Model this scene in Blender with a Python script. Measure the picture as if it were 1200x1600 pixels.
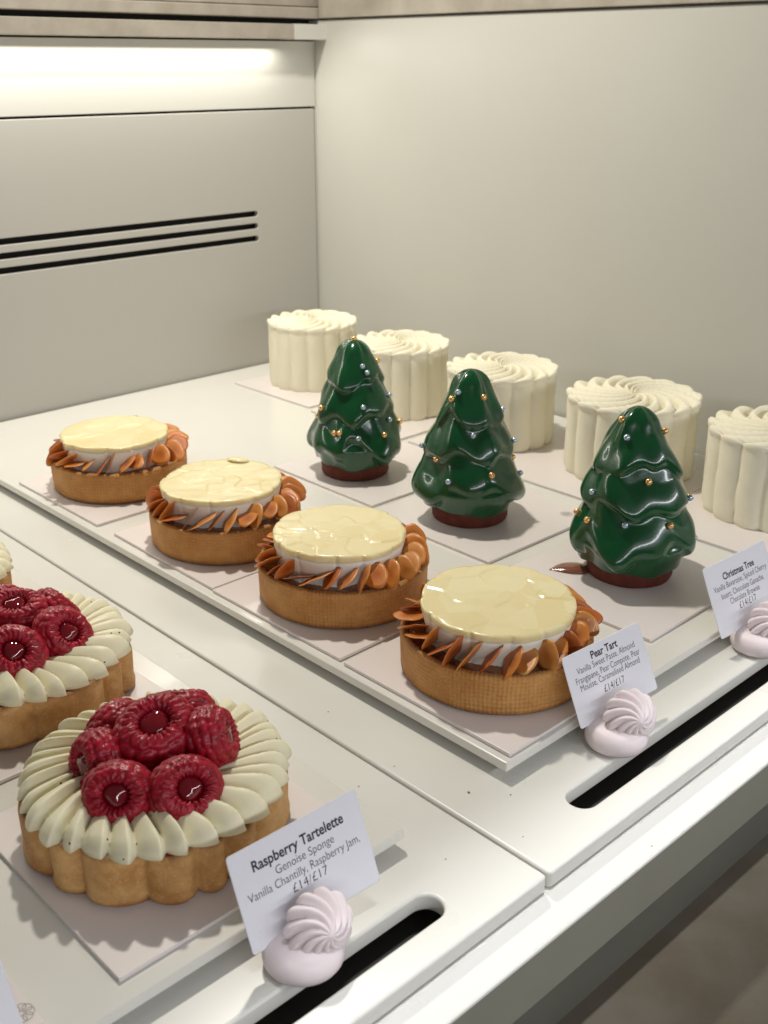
import bpy, math, random
import numpy as np
from mathutils import Matrix, Vector, Euler

S = bpy.context.scene
for o in list(bpy.data.objects): bpy.data.objects.remove(o)
PI = math.pi
# ------------------------------------------------------------------ camera
A = math.radians(46.4); PT = math.atan(705/1714)
cam = bpy.data.cameras.new('camera'); co = bpy.data.objects.new('camera', cam)
S.collection.objects.link(co); S.camera = co
Fv = Vector((math.cos(A)*math.cos(PT), math.sin(A)*math.cos(PT), -math.sin(PT)))
Rv = Vector((math.sin(A), -math.cos(A), 0)); Uv = Rv.cross(Fv)
co.matrix_world = Matrix(((Rv.x, Uv.x, -Fv.x, 0), (Rv.y, Uv.y, -Fv.y, 0), (Rv.z, Uv.z, -Fv.z, .26), (0, 0, 0, 1)))
cam.sensor_fit = 'HORIZONTAL'; cam.sensor_width = 36; cam.lens = 1714/1200*36
cam.clip_start = .01; cam.clip_end = 50
cam.dof.use_dof = True; cam.dof.focus_distance = .47; cam.dof.aperture_fstop = 30
# ------------------------------------------------------------------ world and lamps
W = bpy.data.worlds.new('World'); S.world = W; W.use_nodes = True
W.node_tree.nodes['Background'].inputs[0].default_value = (1.0, .96, .86, 1)
W.node_tree.nodes['Background'].inputs[1].default_value = .085
def area(name, loc, direction, sx, sy, power, col, spread=180):
    l = bpy.data.lights.new(name, 'AREA'); l.shape = 'RECTANGLE'; l.size = sx; l.size_y = sy
    l.energy = power; l.color = col; l.spread = math.radians(spread)
    o = bpy.data.objects.new(name, l); S.collection.objects.link(o); o.location = loc
    o.rotation_euler = Vector(direction).to_track_quat('-Z', 'Y').to_euler()
    return o
area('back_strip_lamp', (.22, .7645, .2745), (0, -.5, -1), .78, .006, .75, (1, .97, .88))
area('shop_front_lamp', (.35, -.22, .23), (0, 1, -.5), 1.4, .02, 2.5, (.93, .94, 1.0))
area('down_lamp', (.42, .58, .64), (-.02, -.12, -1), .035, .035, 3.3, (1, .95, .85))
area('front_header_lamp', (.40, .170, .36), (0, 0, -1), 1.8, .008, .30, (.95, .96, 1.0), spread=18)
S.view_settings.view_transform = 'Standard'; S.view_settings.look = 'None'
S.view_settings.exposure = 0; S.view_settings.gamma = 1
S.render.engine = 'CYCLES'

# ------------------------------------------------------------------ materials
def new_mat(name):
    m = bpy.data.materials.new(name); m.use_nodes = True
    return m, m.node_tree.nodes, m.node_tree.links, m.node_tree.nodes['Principled BSDF']
def mat(name, col, rough=.5, spec=.5, coat=0, coat_rough=.1, sss=0, sss_r=(1, .5, .3), sss_s=.002, metal=0,
        trans=0, ior=1.45, var=None, var_scale=60, bump=0, bump_scale=400, bump_dist=.0005, bump2=0, bump2_scale=60,
        rough_var=0, rough_scale=40, specks=None, emis=None):
    m, N, L, b = new_mat(name)
    b.inputs['Base Color'].default_value = (*col, 1); b.inputs['Roughness'].default_value = rough
    b.inputs['Specular IOR Level'].default_value = spec; b.inputs['Coat Weight'].default_value = coat
    b.inputs['Coat Roughness'].default_value = coat_rough; b.inputs['Metallic'].default_value = metal
    b.inputs['Subsurface Weight'].default_value = sss; b.inputs['Subsurface Radius'].default_value = sss_r
    b.inputs['Subsurface Scale'].default_value = sss_s; b.inputs['Transmission Weight'].default_value = trans
    b.inputs['IOR'].default_value = ior
    tc = N.new('ShaderNodeTexCoord')
    out = None
    if var:
        n = N.new('ShaderNodeTexNoise'); n.inputs['Scale'].default_value = var_scale; n.inputs['Detail'].default_value = 5
        n.inputs['Roughness'].default_value = .6
        r = N.new('ShaderNodeValToRGB'); r.color_ramp.elements[0].color = (*col, 1); r.color_ramp.elements[1].color = (*var, 1)
        r.color_ramp.elements[0].position = .35; r.color_ramp.elements[1].position = .68
        L.new(tc.outputs['Object'], n.inputs['Vector']); L.new(n.outputs['Fac'], r.inputs['Fac']); out = r.outputs['Color']
        L.new(out, b.inputs['Base Color'])
    if specks:
        sc, thr, dcol, prob = specks
        v = N.new('ShaderNodeTexVoronoi'); v.inputs['Scale'].default_value = sc
        L.new(tc.outputs['Object'], v.inputs['Vector'])
        c1 = N.new('ShaderNodeMath'); c1.operation = 'LESS_THAN'; c1.inputs[1].default_value = thr
        L.new(v.outputs['Distance'], c1.inputs[0])
        sp = N.new('ShaderNodeSeparateColor'); L.new(v.outputs['Color'], sp.inputs[0])
        c2 = N.new('ShaderNodeMath'); c2.operation = 'LESS_THAN'; c2.inputs[1].default_value = prob; L.new(sp.outputs[0], c2.inputs[0])
        mu = N.new('ShaderNodeMath'); mu.operation = 'MULTIPLY'; L.new(c1.outputs[0], mu.inputs[0]); L.new(c2.outputs[0], mu.inputs[1])
        mx = N.new('ShaderNodeMix'); mx.data_type = 'RGBA'; L.new(mu.outputs[0], mx.inputs[0])
        if out: L.new(out, mx.inputs[6])
        else: mx.inputs[6].default_value = (*col, 1)
        mx.inputs[7].default_value = (*dcol, 1); L.new(mx.outputs[2], b.inputs['Base Color'])
    if rough_var:
        n = N.new('ShaderNodeTexNoise'); n.inputs['Scale'].default_value = rough_scale; n.inputs['Detail'].default_value = 4
        mr = N.new('ShaderNodeMapRange'); mr.inputs[3].default_value = max(0, rough-rough_var); mr.inputs[4].default_value = rough+rough_var
        L.new(tc.outputs['Object'], n.inputs['Vector']); L.new(n.outputs['Fac'], mr.inputs[0]); L.new(mr.outputs[0], b.inputs['Roughness'])
    prev = None
    for st, sc in ((bump, bump_scale), (bump2, bump2_scale)):
        if st:
            n = N.new('ShaderNodeTexNoise'); n.inputs['Scale'].default_value = sc; n.inputs['Detail'].default_value = 4
            L.new(tc.outputs['Object'], n.inputs['Vector'])
            bp = N.new('ShaderNodeBump'); bp.inputs['Strength'].default_value = st; bp.inputs['Distance'].default_value = bump_dist
            L.new(n.outputs['Fac'], bp.inputs['Height'])
            if prev: L.new(prev, bp.inputs['Normal'])
            prev = bp.outputs['Normal']
    if prev: L.new(prev, b.inputs['Normal'])
    return m
M = {}
M['solid'] = mat('white_solid_surface', (.70, .69, .635), .30, .5, var=(.675, .665, .61), var_scale=9, rough_var=.07, rough_scale=30)
M['slab'] = mat('white_acrylic', (.72, .705, .65), .24, .5, coat=.2, rough_var=.08, rough_scale=25)
M['wall'] = mat('white_gloss_laminate', (.55, .54, .49), .38, .5, rough_var=.06, rough_scale=8, var=(.53, .52, .47), var_scale=4)
M['door'] = mat('satin_grey_laminate', (.47, .455, .415), .30, .5, rough_var=.05, rough_scale=8)
M['rail'] = mat('pale_rail', (.60, .59, .54), .3)
M['well'] = mat('dark_well', (.11, .11, .105), .6)
M['gap'] = mat('dark_gap', (.012, .011, .008), .8)
M['face'] = mat('grey_green_rail', (.31, .305, .245), .45, var=(.28, .275, .22), var_scale=12)
M['base'] = mat('dark_grey_rail', (.15, .148, .12), .5, var=(.13, .128, .105), var_scale=20)
M['board'] = mat('pearl_card', (.76, .70, .67), .30, .5, coat=.25, coat_rough=.25, bump=.12, bump_scale=1800, bump_dist=.0002)
M['ink'] = mat('black_ink', (.03, .03, .035), .7)
M['grey_ink'] = mat('grey_ink', (.25, .23, .22), .6)
M['paper'] = mat('textured_paper', (.86, .855, .89), .8, .2, bump=.5, bump_scale=900, bump_dist=.0003, bump2=.4, bump2_scale=220)
M['holder'] = mat('pale_pink_ceramic', (.80, .71, .715), .45, .4, sss=.25, sss_r=(1, .7, .7), sss_s=.002)
M['fill'] = mat('caramel_glaze', (.16, .045, .010), .18, .5, coat=.6, var=(.30, .11, .025), var_scale=110, bump=.6, bump_scale=260, bump_dist=.0012)
M['mousse'] = mat('white_mousse', (.82, .785, .68), .5, .4, sss=.12, sss_r=(1, .85, .7), sss_s=.002, bump=.15, bump_scale=300)
M['brownie'] = mat('brownie', (.105, .024, .014), .7, .3, var=(.15, .04, .026), var_scale=180, bump=.7, bump_scale=700, bump_dist=.0005)
M['jam'] = mat('raspberry_jam', (.26, .008, .03), .15, .5, coat=.6, bump=.4, bump_scale=200)
M['cream'] = mat('vanilla_cream', (.78, .735, .53), .42, .4, sss=.35, sss_r=(1, .8, .45), sss_s=.003, bump=.12, bump_scale=350,
                 specks=(330, .14, (.06, .04, .02), .10))
M['cake'] = mat('velvet_cream', (.83, .785, .62), .75, .2, sss=.2, sss_r=(1, .8, .45), sss_s=.002, bump=.5, bump_scale=1100, bump_dist=.0004, bump2=.25, bump2_scale=300)
M['gold'] = mat('gold_pearl', (.82, .50, .20), .24, .5, metal=.75)
M['blue'] = mat('blue_pearl', (.46, .56, .64), .24, .5, metal=.65)
M['berry'] = mat('raspberry_flesh', (.22, .002, .010), .38, .4, coat=.06, coat_rough=.12, sss=.25, sss_r=(1, .1, .1), sss_s=.002,
                 var=(.42, .014, .035), var_scale=260, bump=.3, bump_scale=700)
M['gel'] = mat('raspberry_gel', (.16, .002, .008), .08, .5, coat=1, coat_rough=.03, bump=.2, bump_scale=120)
M['hair'] = mat('raspberry_hair', (.30, .10, .06), .6)
M['sauce'] = mat('brown_sauce', (.22, .085, .05), .12, .5, coat=.5)
M['crumb'] = mat('crumb', (.10, .06, .03), .9)
M['marble'] = mat('brown_marble', (.13, .118, .092), .5, .3, var=(.095, .075, .05), var_scale=18)
M['trim'] = mat('beige_stone_trim', (.33, .295, .24), .4, var=(.44, .40, .34), var_scale=30)
# glaze: deep green, glossy
M['glaze'] = mat('green_mirror_glaze', (.0028, .053, .0155), .23, .45, coat=.5, coat_rough=.08, sss=.0, var=(.004, .067, .020), var_scale=45,
                 bump=.10, bump_scale=500, bump_dist=.0004, bump2=.25, bump2_scale=80)
# pear jelly
m, N, L, b = new_mat('pear_jelly'); M['pear'] = m
b.inputs['Roughness'].default_value = .3; b.inputs['Coat Weight'].default_value = .3; b.inputs['Coat Roughness'].default_value = .12
b.inputs['Subsurface Weight'].default_value = .5; b.inputs['Subsurface Radius'].default_value = (1, .75, .35); b.inputs['Subsurface Scale'].default_value = .004
tc = N.new('ShaderNodeTexCoord'); v = N.new('ShaderNodeTexVoronoi'); v.inputs['Scale'].default_value = 75
n = N.new('ShaderNodeTexNoise'); n.inputs['Scale'].default_value = 130; n.inputs['Detail'].default_value = 4
mxv = N.new('ShaderNodeVectorMath'); mxv.operation = 'MULTIPLY_ADD'; mxv.inputs[1].default_value = (.003,)*3
L.new(n.outputs['Color'], mxv.inputs[0]); L.new(tc.outputs['Object'], mxv.inputs[2]); L.new(tc.outputs['Object'], n.inputs['Vector']); L.new(mxv.outputs[0], v.inputs['Vector'])
sp = N.new('ShaderNodeSeparateColor'); L.new(v.outputs['Color'], sp.inputs[0])
r = N.new('ShaderNodeValToRGB'); e = r.color_ramp.elements; e[0].color = (.76, .645, .34, 1); e[1].color = (.81, .725, .44, 1)
L.new(sp.outputs[0], r.inputs['Fac']); L.new(r.outputs['Color'], b.inputs['Base Color'])
bp = N.new('ShaderNodeBump'); bp.inputs['Strength'].default_value = .25; bp.inputs['Distance'].default_value = .0004
n2 = N.new('ShaderNodeTexNoise'); n2.inputs['Scale'].default_value = 160; L.new(tc.outputs['Object'], n2.inputs['Vector'])
L.new(n2.outputs['Fac'], bp.inputs['Height']); L.new(bp.outputs['Normal'], b.inputs['Normal'])
# almond: amber flake with darker middle and rim, from its own coordinates
def almond(name, c0, c1, c2):
    m, N, L, b = new_mat(name)
    b.inputs['Roughness'].default_value = .42; b.inputs['Coat Weight'].default_value = .12
    b.inputs['Subsurface Weight'].default_value = .1; b.inputs['Subsurface Radius'].default_value = (1, .4, .1); b.inputs['Subsurface Scale'].default_value = .002
    tc = N.new('ShaderNodeTexCoord'); mp = N.new('ShaderNodeMapping'); mp.inputs['Scale'].default_value = (1/.0062, 1/.0044, 0)
    L.new(tc.outputs['Object'], mp.inputs['Vector'])
    ln = N.new('ShaderNodeVectorMath'); ln.operation = 'LENGTH'; L.new(mp.outputs[0], ln.inputs[0])
    n = N.new('ShaderNodeTexNoise'); n.inputs['Scale'].default_value = 300; L.new(tc.outputs['Object'], n.inputs['Vector'])
    ad = N.new('ShaderNodeMath'); ad.operation = 'MULTIPLY_ADD'; ad.inputs[1].default_value = .5; L.new(n.outputs['Fac'], ad.inputs[0]); L.new(ln.outputs['Value'], ad.inputs[2])
    r = N.new('ShaderNodeValToRGB'); e = r.color_ramp.elements
    e[0].position = .30; e[0].color = (*c1, 1); e[1].position = .7; e[1].color = (*c0, 1)
    q = e.new(1.12); q.color = (*c0, 1); q = e.new(1.0); q.color = (*c2, 1)
    mr = N.new('ShaderNodeMapRange'); mr.inputs[2].default_value = 1.35; L.new(ad.outputs[0], mr.inputs[0])
    L.new(mr.outputs[0], r.inputs['Fac']); L.new(r.outputs['Color'], b.inputs['Base Color'])
    bp = N.new('ShaderNodeBump'); bp.inputs['Strength'].default_value = .4; bp.inputs['Distance'].default_value = .0004; L.new(n.outputs['Fac'], bp.inputs['Height']); L.new(bp.outputs['Normal'], b.inputs['Normal'])
    return m
ALM = [almond('toasted_almond', (.56, .19, .030), (.40, .11, .016), (.64, .30, .09)),
       almond('dark_almond', (.44, .125, .022), (.30, .065, .012), (.55, .22, .06)),
       almond('pale_almond', (.60, .25, .055), (.46, .15, .026), (.68, .38, .13))]
# pastry: baked shell, woven imprint of the perforated ring in its UVs
def pastry(name, ca, cb, weave, dark):
    m, N, L, b = new_mat(name)
    b.inputs['Roughness'].default_value = .6; b.inputs['Specular IOR Level'].default_value = .35
    b.inputs['Subsurface Weight'].default_value = .12; b.inputs['Subsurface Radius'].default_value = (1, .5, .2); b.inputs['Subsurface Scale'].default_value = .002
    tc = N.new('ShaderNodeTexCoord')
    n = N.new('ShaderNodeTexNoise'); n.inputs['Scale'].default_value = 55; n.inputs['Detail'].default_value = 6; n.inputs['Roughness'].default_value = .65
    L.new(tc.outputs['Object'], n.inputs['Vector'])
    r = N.new('ShaderNodeValToRGB'); e = r.color_ramp.elements; e[0].position = .37; e[0].color = (*ca, 1); e[1].position = .64; e[1].color = (*cb, 1)
    L.new(n.outputs['Fac'], r.inputs['Fac'])
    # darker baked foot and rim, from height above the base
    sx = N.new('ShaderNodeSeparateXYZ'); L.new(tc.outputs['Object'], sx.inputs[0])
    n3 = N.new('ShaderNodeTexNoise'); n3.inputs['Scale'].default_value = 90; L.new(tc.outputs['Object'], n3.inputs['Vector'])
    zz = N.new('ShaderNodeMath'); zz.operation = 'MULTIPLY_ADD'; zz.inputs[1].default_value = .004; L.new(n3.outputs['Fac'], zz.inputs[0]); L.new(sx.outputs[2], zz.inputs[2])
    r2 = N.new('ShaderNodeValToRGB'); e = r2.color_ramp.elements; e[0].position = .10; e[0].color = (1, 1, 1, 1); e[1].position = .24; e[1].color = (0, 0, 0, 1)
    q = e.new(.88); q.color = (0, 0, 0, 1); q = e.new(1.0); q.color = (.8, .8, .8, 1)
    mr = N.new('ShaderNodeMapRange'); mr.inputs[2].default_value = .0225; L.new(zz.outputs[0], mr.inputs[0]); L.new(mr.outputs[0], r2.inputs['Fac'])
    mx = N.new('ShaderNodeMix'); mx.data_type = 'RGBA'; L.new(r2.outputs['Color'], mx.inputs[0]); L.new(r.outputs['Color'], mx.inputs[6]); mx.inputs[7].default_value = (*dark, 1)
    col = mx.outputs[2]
    # sugar grain
    vo = N.new('ShaderNodeTexVoronoi'); vo.inputs['Scale'].default_value = 620; L.new(tc.outputs['Object'], vo.inputs['Vector'])
    lt = N.new('ShaderNodeMapRange'); lt.inputs[1].default_value = .12; lt.inputs[2].default_value = .26; lt.inputs[3].default_value = .35; lt.inputs[4].default_value = 0
    L.new(vo.outputs['Distance'], lt.inputs[0])
    m2 = N.new('ShaderNodeMix'); m2.data_type = 'RGBA'; L.new(lt.outputs[0], m2.inputs[0]); L.new(col, m2.inputs[6]); m2.inputs[7].default_value = (cb[0]*1.25, cb[1]*1.4, cb[2]*1.8, 1)
    L.new(m2.outputs[2], b.inputs['Base Color'])
    n2 = N.new('ShaderNodeTexNoise'); n2.inputs['Scale'].default_value = 900; n2.inputs['Detail'].default_value = 5; L.new(tc.outputs['Object'], n2.inputs['Vector'])
    bp = N.new('ShaderNodeBump'); bp.inputs['Strength'].default_value = .55; bp.inputs['Distance'].default_value = .0006; L.new(n2.outputs['Fac'], bp.inputs['Height'])
    last = bp
    if weave:
        wv = []
        for sgn in (1, -1):
            d = N.new('ShaderNodeVectorMath'); d.operation = 'DOT_PRODUCT'; d.inputs[1].default_value = (140, sgn*10, 0)
            wo = N.new('ShaderNodeVectorMath'); wo.operation = 'MULTIPLY_ADD'; wo.inputs[1].default_value = (.006, .10, 0)
            L.new(n3.outputs['Color'], wo.inputs[0]); L.new(tc.outputs['UV'], wo.inputs[2]); L.new(wo.outputs[0], d.inputs[0])
            s_ = N.new('ShaderNodeMath'); s_.operation = 'MULTIPLY'; s_.inputs[1].default_value = PI; L.new(d.outputs['Value'], s_.inputs[0])
            c_ = N.new('ShaderNodeMath'); c_.operation = 'SINE'; L.new(s_.outputs[0], c_.inputs[0]); wv.append(c_)
        pr = N.new('ShaderNodeMath'); pr.operation = 'MULTIPLY'; L.new(wv[0].outputs[0], pr.inputs[0]); L.new(wv[1].outputs[0], pr.inputs[1])
        b2 = N.new('ShaderNodeBump'); b2.inputs['Strength'].default_value = .45; b2.inputs['Distance'].default_value = .0004
        pm = N.new('ShaderNodeMapRange'); pm.inputs[1].default_value = .2; pm.inputs[3].default_value = 0; pm.inputs[4].default_value = .16
        L.new(pr.outputs[0], pm.inputs[0]); m3 = N.new('ShaderNodeMix'); m3.data_type = 'RGBA'; L.new(pm.outputs[0], m3.inputs[0])
        L.new(m2.outputs[2], m3.inputs[6]); m3.inputs[7].default_value = (cb[0]*1.2, cb[1]*1.3, cb[2]*1.6, 1); L.new(m3.outputs[2], b.inputs['Base Color'])
        L.new(pr.outputs[0], b2.inputs['Height']); L.new(bp.outputs['Normal'], b2.inputs['Normal']); last = b2
    L.new(last.outputs['Normal'], b.inputs['Normal'])
    return m
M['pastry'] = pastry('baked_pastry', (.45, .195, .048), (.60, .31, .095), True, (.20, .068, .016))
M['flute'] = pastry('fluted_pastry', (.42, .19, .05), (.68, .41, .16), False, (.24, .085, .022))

# ------------------------------------------------------------------ mesh helpers
def link(name, me, m, parent=None, smooth=True):
    o = bpy.data.objects.new(name, me); S.collection.objects.link(o)
    if m and not me.materials: me.materials.append(m)
    if smooth and len(me.polygons): me.polygons.foreach_set('use_smooth', [True]*len(me.polygons))
    if parent: o.parent = parent
    return o
def pyd(name, V, F, uv=None):
    me = bpy.data.meshes.new(name); me.from_pydata([tuple(map(float, v)) for v in V], [], F)
    if uv is not None:
        l = me.uv_layers.new(name='uv'); idx = np.empty(len(me.loops), int); me.loops.foreach_get('vertex_index', idx)
        l.data.foreach_set('uv', np.asarray(uv)[idx].ravel())
    me.update(); return me
def grid(G, close_u=False, close_v=False, cap0=False, cap1=False):
    """G[nu,nv,3] -> verts, faces ; v index runs around when close_v"""
    nu, nv = G.shape[:2]; V = G.reshape(-1, 3); F = []
    for i in range(nu if close_u else nu-1):
        for j in range(nv if close_v else nv-1):
            i2, j2 = (i+1) % nu, (j+1) % nv
            F.append((i*nv+j, i*nv+j2, i2*nv+j2, i2*nv+j))
    if cap0: F.append(tuple(range(nv))[::-1])
    if cap1: F.append(tuple((nu-1)*nv+j for j in range(nv)))
    return V, F
def lathe(name, prof, n, m, parent=None, rad=None, uv=False, cap=(True, True), hz=None):
    """prof: list of (r,z); rad(theta,i)->factor"""
    th = np.linspace(0, 2*PI, n, endpoint=False); P = np.array(prof)
    G = np.zeros((len(P), n, 3))
    for i, (r, z) in enumerate(P):
        f = rad(th, i) if rad is not None else np.ones(n)
        G[i, :, 0] = r*f*np.cos(th); G[i, :, 1] = r*f*np.sin(th); G[i, :, 2] = z + (hz(th, i) if hz else 0)
    V, F = grid(G, close_v=True, cap0=cap[0], cap1=cap[1])
    uvs = None
    if uv:
        zz = P[:, 1]; uvs = np.zeros((len(P), n, 2)); tri = 1-np.abs(th/PI-1); uvs[:, :, 0] = tri[None, :]/1.0*.5; uvs[:, :, 1] = (zz/max(zz))[:, None]
        uvs = uvs.reshape(-1, 2)
    return link(name, pyd(name, V, F, uvs), m, parent)
def box_me(name, x0, x1, y0, y1, z0, z1, bev=.0):
    import bmesh
    bm = bmesh.new(); bmesh.ops.create_cube(bm, size=1)
    for v in bm.verts:
        v.co = ((x0 if v.co.x < 0 else x1), (y0 if v.co.y < 0 else y1), (z0 if v.co.z < 0 else z1))
    if bev: bmesh.ops.bevel(bm, geom=bm.edges[:]+bm.verts[:], offset=bev, segments=3, profile=.5, affect='EDGES')
    me = bpy.data.meshes.new(name); bm.to_mesh(me); bm.free(); return me
def box(name, x0, x1, y0, y1, z0, z1, m, bev=0, parent=None):
    return link(name, box_me(name, x0, x1, y0, y1, z0, z1, bev), m, parent, smooth=False)
def tag(o, label=None, cat=None, group=None, kind=None):
    if label: o['label'] = label
    if cat: o['category'] = cat
    if group: o['group'] = group
    if kind: o['kind'] = kind
    return o
def empty(name, loc, label, cat, group=None, rz=0):
    o = bpy.data.objects.new(name, None); S.collection.objects.link(o); o.location = loc; o.rotation_euler.z = rz
    o.empty_display_size = .01
    return tag(o, label, cat, group)
def sn(th, rng, ks, amp):
    """sum of sines around theta"""
    s = 0
    for k in ks: s = s + rng.uniform(.4, 1)*np.sin(k*th+rng.uniform(0, 6.3))
    return amp*s/len(ks)*1.6
def plate(name, outline_outer, holes, z0, z1, m, bev, parent=None):
    """extruded 2-D outline with holes and rounded edges, through a filled curve"""
    cu = bpy.data.curves.new(name, 'CURVE'); cu.dimensions = '2D'; cu.fill_mode = 'BOTH'
    for pts in [outline_outer]+holes:
        sp = cu.splines.new('POLY'); sp.points.add(len(pts)-1)
        for p, q in zip(sp.points, pts): p.co = (q[0], q[1], 0, 1)
        sp.use_cyclic_u = True
    cu.extrude = (z1-z0)/2-bev; cu.bevel_depth = bev; cu.bevel_resolution = 3; cu.offset = -bev
    t = bpy.data.objects.new('tmp', cu); S.collection.objects.link(t)
    me = bpy.data.meshes.new_from_object(t.evaluated_get(bpy.context.evaluated_depsgraph_get()))
    bpy.data.objects.remove(t); me.name = name
    me.transform(Matrix.Translation((0, 0, (z0+z1)/2)))
    me.materials.clear()
    o = link(name, me, m, parent, smooth=False)
    return o
def rrect(x0, x1, y0, y1, r, n=6):
    pts = []
    for cx, cy, a0 in ((x1-r, y1-r, 0), (x0+r, y1-r, 90), (x0+r, y0+r, 180), (x1-r, y0+r, 270)):
        for k in range(n+1):
            a = math.radians(a0+90*k/n); pts.append((cx+r*math.cos(a), cy+r*math.sin(a)))
    return pts

# ------------------------------------------------------------------ the display case
XW, YW = .6565, .776
XL = -.45
tag(box('countertop', -1.5, 2.2, -1.2, .32, -.080, -.0656, M['marble']), kind='structure')
tag(box('cabinet_floor', -1.5, 2.2, .186, YW, -.060, -.0170, M['well']), kind='structure')
# two base trays with hand slots
def tray(x0, x1, slot, label):
    o = plate('display_tray', rrect(x0, x1, .180, YW-.003, .002), [rrect(*slot, .0059, 8)], -.0070, 0, M['solid'], .0012)
    tag(o, label, 'tray', 'white display trays with hand slots')
tray(XL, .2495, (-.02, .2140, .1922, .2042), 'white display tray with hand slot, the one under the raspberry tarts')
tray(.2507, XW-.001, (.2872, .60, .1922, .2042), 'white display tray with hand slot, the one under the pear tarts and green trees')
# front ledge, rail and channel
fr = empty('front_rail', (.4, .17, -.03), 'long pale front rail with bright ledge below the trays', 'rail')
def child_box(name, par, x0, x1, y0, y1, z0, z1, m, bev=0):
    l = par.location
    return box(name, x0-l.x, x1-l.x, y0-l.y, y1-l.y, z0-l.z, z1-l.z, m, bev, par)
def extr(name, par, prof, x0, x1, m, smooth=False):
    l = par.location; k = len(prof); V = []
    for x in (x0, x1): V += [(x-l.x, y-l.y, z-l.z) for y, z in prof]
    F = [(i, (i+1) % k, k+(i+1) % k, k+i) for i in range(k)]+[tuple(range(k))[::-1], tuple(range(k, 2*k))]
    return link(name, pyd(name, V, F), m, par, smooth=smooth)
lp = [(.1683, -.0137), (.1677, -.0131), (.1675, -.0124), (.1677, -.0117), (.1683, -.0112)]+[(.1683+.0165*t, -.0112+.0040*math.sin(t*PI/2)) for t in np.linspace(0, .66, 12)[1:]]
extr('ledge', fr, lp+[(.1848, -.0078), (.1848, -.0137)], -1.0, 1.6, M['solid'])
extr('rail_face', fr, [(.1686, -.0139), (.1795, -.0139), (.1795, -.0400), (.1702, -.0400)], -1.0, 1.6, M['face'])
extr('rail_foot', fr, [(.1708, -.0402), (.1848, -.0402), (.1848, -.0655), (.1735, -.0655)], -1.0, 1.6, M['base'])
# raised slabs
def slab(x0, x1, y0, y1, label):
    e = empty('riser_slab', ((x0+x1)/2, (y0+y1)/2, 0), label, 'slab', 'raised white slabs')
    l = e.location
    box('slab_top', x0-l.x, x1-l.x, y0-l.y, y1-l.y, .0038, .0080, M['slab'], .0007, e)
    box('slab_foot', x0+.012-l.x, x1-.012-l.x, y0+.012-l.y, y1-.012-l.y, .0002, .0037, M['solid'], 0, e)
slab(.2800, XW-.003, .2250, YW-.004, 'wide raised white slab carrying pear tarts, green trees and cream cakes')
slab(-.13, .2240, .2245, YW-.004, 'raised white slab carrying the raspberry tarts')
# back wall
bw = empty('back_panel', (.3, YW, 0), 'grey back panel of the display case with three long dark vents', 'back panel')
def bx(name, x0, x1, z0, z1, y0, y1, m, bev=0): return child_box(name, bw, x0, x1, y0, y1, z0, z1, m, bev)
bx('backing', XL, XW+.02, -.02, .32, YW+.006, YW+.03, M['gap'])
# door panel pierced by three slots
def vplate(name, outer, holes, y, th, m, par, bev=.0005):
    o = plate(name, outer, holes, 0, th, m, bev)
    o.data.transform(Matrix(((1, 0, 0, -par.location.x), (0, 0, 1, y-th-par.location.y+0), (0, 1, 0, 0), (0, 0, 0, 1))))
    o.data.flip_normals(); o.parent = par; return o
vplate('door_panel', rrect(XL, .6535, -.0185, .2218, .0015), [rrect(-.30, .588, zc-.0024, zc+.0024, .0022, 4) for zc in (.139, .1288, .1183)], YW+.003, .0050, M['door'], bw)
bx('upper_rail', XL, .6545, .2236, .2752, YW-.002, YW+.004, M['rail'], .0004)
bx('end_post', .6550, .6605, -.018, .2752, YW-.001, YW+.004, M['rail'])
bx('lamp_cover', XL, .6600, .2765, .2878, YW-.016, YW+.004, M['trim'], .0005)
bx('lamp_end_cap', .6225, .6602, .2762, .2880, YW-.0165, YW+.0045, M['rail'], .0004)
# right wall and top frame
tag(box('side_panel', XW, XW+.012, .10, YW+.02, -.02, .2915, M['wall'], .0006), 'tall glossy off-white side panel behind the cream cakes', 'side panel')
tf = empty('top_frame', (.3, .7, .3), 'beige stone top frame of the display case above the back lamp', 'frame')
child_box('frame_bar', tf, XL, XW+.05, YW-.008, YW+.05, .2925, .3010, M['trim'], .0008)
child_box('frame_bar', tf, XL, XW+.05, YW-.002, YW+.05, .3018, .3500, M['trim'], .0008)
child_box('frame_side_bar', tf, XW-.002, XW+.05, .10, YW-.009, .2928, .3500, M['trim'], .0008)

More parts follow.
